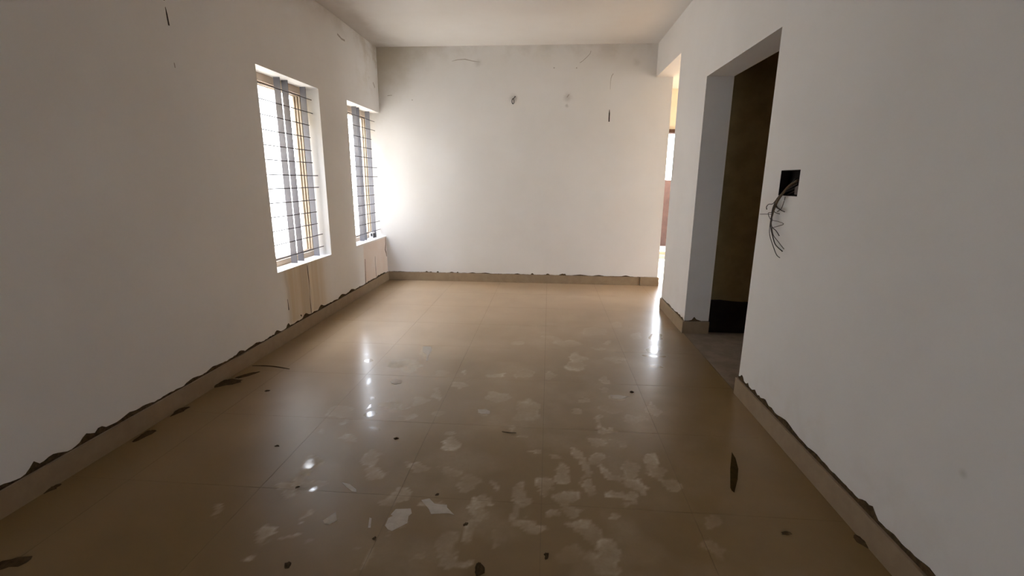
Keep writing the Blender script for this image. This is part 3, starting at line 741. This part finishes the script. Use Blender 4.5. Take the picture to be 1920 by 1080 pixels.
flake('plaster_flake', [(-0.896, 1.599), (-0.866, 1.653), (-0.839, 1.604), (-0.858, 1.578), (-0.883, 1.582)], 0.0012, M_flake, 'tapered pale flake below the bright window reflection, left of the smear trail', 'flake', FG, 0.001)
flake('plaster_flake', [(-0.926, 1.846), (-0.884, 1.837), (-0.84, 1.803), (-0.832, 1.785), (-0.853, 1.787), (-0.889, 1.814)], 0.0012, M_flake, 'slim curved pale flake beside the wet glints, near bottom centre', 'flake', FG, 0.001)
flake('plaster_flake', [(-0.632, 1.592), (-0.633, 1.635), (-0.611, 1.656), (-0.63, 1.657), (-0.62, 1.691), (-0.557, 1.7), (-0.544, 1.671), (-0.553, 1.654), (-0.546, 1.614), (-0.594, 1.565), (-0.614, 1.572)], 0.0012, M_flake, 'largest torn pale flake, notched on its left edge, near bottom centre', 'flake', FG, 0.001)
flake('plaster_flake', [(-0.527, 1.758), (-0.494, 1.771), (-0.463, 1.739), (-0.408, 1.737), (-0.404, 1.72), (-0.363, 1.677), (-0.388, 1.685), (-0.403, 1.684), (-0.463, 1.675), (-0.479, 1.703)], 0.0012, M_flake, 'angular hooked pale flake right of the largest torn flake', 'flake', FG, 0.001)
flake('plaster_flake', [(-0.712, 1.631), (-0.702, 1.629), (-0.686, 1.575), (-0.696, 1.574)], 0.0012, M_flake, 'narrow upright pale sliver left of the largest torn flake', 'flake', FG, 0.001)
flake('plaster_flake', [(-0.403, 2.606), (-0.357, 2.61), (-0.326, 2.592), (-0.325, 2.559), (-0.373, 2.555), (-0.394, 2.566)], 0.0012, M_flake, 'small rounded pale flake on the middle of the floor', 'flake', FG, 0.001)
flake('plaster_flake', [(0.437, 2.882), (0.489, 2.887), (0.549, 2.869), (0.498, 2.826), (0.437, 2.828)], 0.0012, M_flake, 'small flat pale flake right of the middle, lone on brown floor', 'flake', FG, 0.001)
flake('plaster_flake', [(-1.074, 2.967), (-1.043, 2.988), (-0.993, 2.975), (-0.987, 2.931), (-1.025, 2.91), (-1.052, 2.925)], 0.0012, M_flake, 'small oval pale flake near the long window reflection', 'flake', FG, 0.001)
flake('plaster_flake', [(-1.029, 3.663), (-0.962, 3.67), (-0.931, 3.583), (-0.932, 3.462), (-0.907, 3.351), (-0.92, 3.35), (-0.95, 3.484), (-0.996, 3.54)], 0.0012, M_flake, 'farthest square pale flake with a thin tail', 'flake', FG, 0.001)

def clump(label, cx, cy, a, b, h, an, seed, mat=None, cat='debris', name='dirt_clump'):
    m = MB()
    r = random.Random(seed)
    R, S = 5, 13
    lobes = [1 + r.uniform(-.34, .30) for _ in range(S)]
    bend = r.uniform(-.45, .45) * b
    for i in range(R):
        t = i / (R - 1)
        for s in range(S):
            th = 2 * math.pi * s / S
            w = (1.0, 0.80, 0.56, 0.34, 0.12)[i] * (lobes[s] + r.uniform(-.10, .10))
            u, v = a * w * math.cos(th) + bend * math.cos(th) ** 2, b * w * math.sin(th) + bend * 0.8 * math.cos(th) ** 2
            z = 0.0 if i == 0 else h * math.sin(t * math.pi / 2) * (1 + r.uniform(-.2, .2))
            m.v.append((cx + u * math.cos(an) - v * math.sin(an), cy + u * math.sin(an) + v * math.cos(an), z))
    for i in range(R - 1):
        for s in range(S):
            s2 = (s + 1) % S
            m.f.append((i * S + s, i * S + s2, (i + 1) * S + s2, (i + 1) * S + s)); m.mi.append(0)
    m.f.append(tuple((R - 1) * S + s for s in range(S))); m.mi.append(0)
    m.f.append(tuple(s for s in range(S - 1, -1, -1))); m.mi.append(0)
    o = m.build(name, mat or M_dirt, loc=(cx, cy, 0))
    return tag(o, label, cat)
flake('dry_leaf', [(0.983, 2.266), (0.98, 2.208), (0.958, 2.115), (0.922, 2.028), (0.871, 1.931), (0.863, 1.941), (0.865, 1.964), (0.922, 2.121)], 0.0015, M_leaf, 'long dark brown dry leaf lying on the floor near the right skirting', 'leaf', None, 0.003)
clump('dark pointed dirt clump against the left skirting, biggest one there', -2.156, 2.822, 0.085, 0.03, 0.03, 0.75, 1)
clump('flattened dark crumbs just beyond the pointed clump by the left skirting', -2.125, 2.960, 0.075, 0.022, 0.01, 0.9, 2)
clump('dark clump at the foot of the left skirting, third from the window end', -2.189, 2.415, 0.06, 0.018, 0.016, 1.4, 3)
clump('dark clump nearer the camera at the foot of the left skirting', -2.165, 2.161, 0.065, 0.02, 0.018, 1.35, 4)
clump('faint dark crumbs by the left skirting close to the lower left', -2.211, 1.694, 0.035, 0.02, 0.008, 1.2, 5)
clump('low dirt patch by the lower left edge of the floor', -1.923, 1.293, 0.05, 0.03, 0.006, 0.4, 6)
clump('black lump of dirt at the very bottom centre of the floor', -0.222, 1.395, 0.022, 0.03, 0.032, 0.2, 7)
clump('small dark oval pellet right of the bottom lump', 0.020, 1.489, 0.009, 0.018, 0.01, 0.1, 8, cat='pebble', name='pebble')
clump('small dark crumb right of the bright window reflection', -0.796, 2.241, 0.014, 0.01, 0.006, 0.3, 9, cat='pebble', name='pebble')
clump('tiny dark crumb left of the wet glints on the floor', -1.395, 2.113, 0.012, 0.008, 0.005, 0.3, 10, cat='pebble', name='pebble')
clump('dark crumb in the pale smear beside the wet glints', -1.114, 1.794, 0.011, 0.008, 0.005, 0.3, 11, cat='pebble', name='pebble')
clump('tiny dark crumb above the hooked pale flake', -0.466, 1.802, 0.009, 0.008, 0.005, 0.3, 12, cat='pebble', name='pebble')
clump('dark crumb right of the hooked pale flake', -0.307, 1.629, 0.014, 0.008, 0.006, 0.6, 13, cat='pebble', name='pebble')
clump('dark crumb below the narrow pale sliver', -0.649, 1.523, 0.008, 0.008, 0.005, 0.3, 14, cat='pebble', name='pebble')
clump('tiny dark crumb above the small flat pale flake on the right', 0.585, 2.943, 0.012, 0.012, 0.007, 0.3, 15, cat='pebble', name='pebble')
clump('dark smudge of dirt on the floor near the right skirting, below the leaf', 0.985, 1.690, 0.022, 0.012, 0.006, 0.2, 16)
clump('dirt clump against the foot of the right skirting', 1.267, 1.663, 0.02, 0.045, 0.012, 0.2, 17)
clump('tiny dark crumb nearest the pointed clump', -1.835, 2.734, 0.018, 0.013, 0.006, 0.2, 18, cat='pebble', name='pebble')
clump('dark crumb at the lower left of the floor under the pale smears', -0.915, 1.367, 0.012, 0.02, 0.005, 0.4, 19, cat='pebble', name='pebble')
m = MB(); m.tube(smooth_path([(-2.185, 3.122, 0.005), (-2.087, 3.131, 0.005), (-1.988, 3.12, 0.005), (-1.877, 3.09, 0.005)]), 0.004, 6, taper=lambda t: 0.35 + 0.65 * math.sin(math.pi * (0.1 + 0.8 * t)))
tag(m.build('twig', M_dirt, smooth=True, loc=(-2.185, 3.122, 0)), 'thin curved dark twig by the left skirting below the wider window', 'twig')
m = MB(); m.tube(smooth_path([(-0.23, 2.358, 0.0038), (-0.197, 2.35, 0.0038), (-0.149, 2.349, 0.0038)]), 0.0028, 6, taper=lambda t: 0.35 + 0.65 * math.sin(math.pi * (0.1 + 0.8 * t)))
tag(m.build('twig', M_dirt, smooth=True, loc=(-0.230, 2.358, 0)), 'short thin dark twig in the middle of the floor', 'twig')


# ------------------------------------------------------------------ outside
mb = MB(); mb.box(-2.66, 4.65, Y0 - 0.15, 9.2, H + 0.2, 6.4)  # unseen storey added to keep sun off the neighbouring wall
upper = struct(mb.build('added_storey', M_white_out))
mb = MB(); mb.box(-40, -2.66, -30, 60, -0.45, -0.25)
mb.box(-2.66, 40, 9.95, 60, -0.45, -0.25); mb.box(4.7, 40, -30, 9.95, -0.45, -0.25); mb.box(-2.66, 4.7, -30, Y0 - 0.2, -0.45, -0.25)
ground = struct(mb.build('ground', M_ground))
mb = MB(); mb.box(-5.6, -5.3, 2.7, 9.6, -0.25, 5.4)
o = mb.build('boundary_wall', M_pale_out, loc=(-5.45, 6.0, -0.25))
tag(o, 'pale neighbouring wall seen through the wider left window', 'wall')
mb = MB(); mb.box(-5.9, -5.6, -10, 2.9, -0.25, 6.0)  # unseen dark wall added to dim the light reaching the back wall
struct(mb.build('added_dark_wall', M_cement))
mb = MB(); mb.box(1.0, 4.65, 9.4, 10.6, -0.2, -0.004)
balcony = struct(mb.build('balcony_floor', M_ground))
mb = MB(); mb.box(1.0, 4.65, 10.35, 10.5, -0.004, 1.40)
par = mb.build('parapet', M_brick, loc=(2.8, 10.42, 0))
tag(par, 'reddish brown parapet wall beyond the bright far doorway', 'parapet')
mb = MB(); mb.box(1.75, 4.0, 9.17, 9.43, -0.001, 0.05)
mb.build('door_sill', M_groove, wall_far)
mb = MB(); mb.box(1.75, 4.0, 9.17, 9.43, 2.235, 2.302)
mb.build('door_head', M_brick, wall_far)
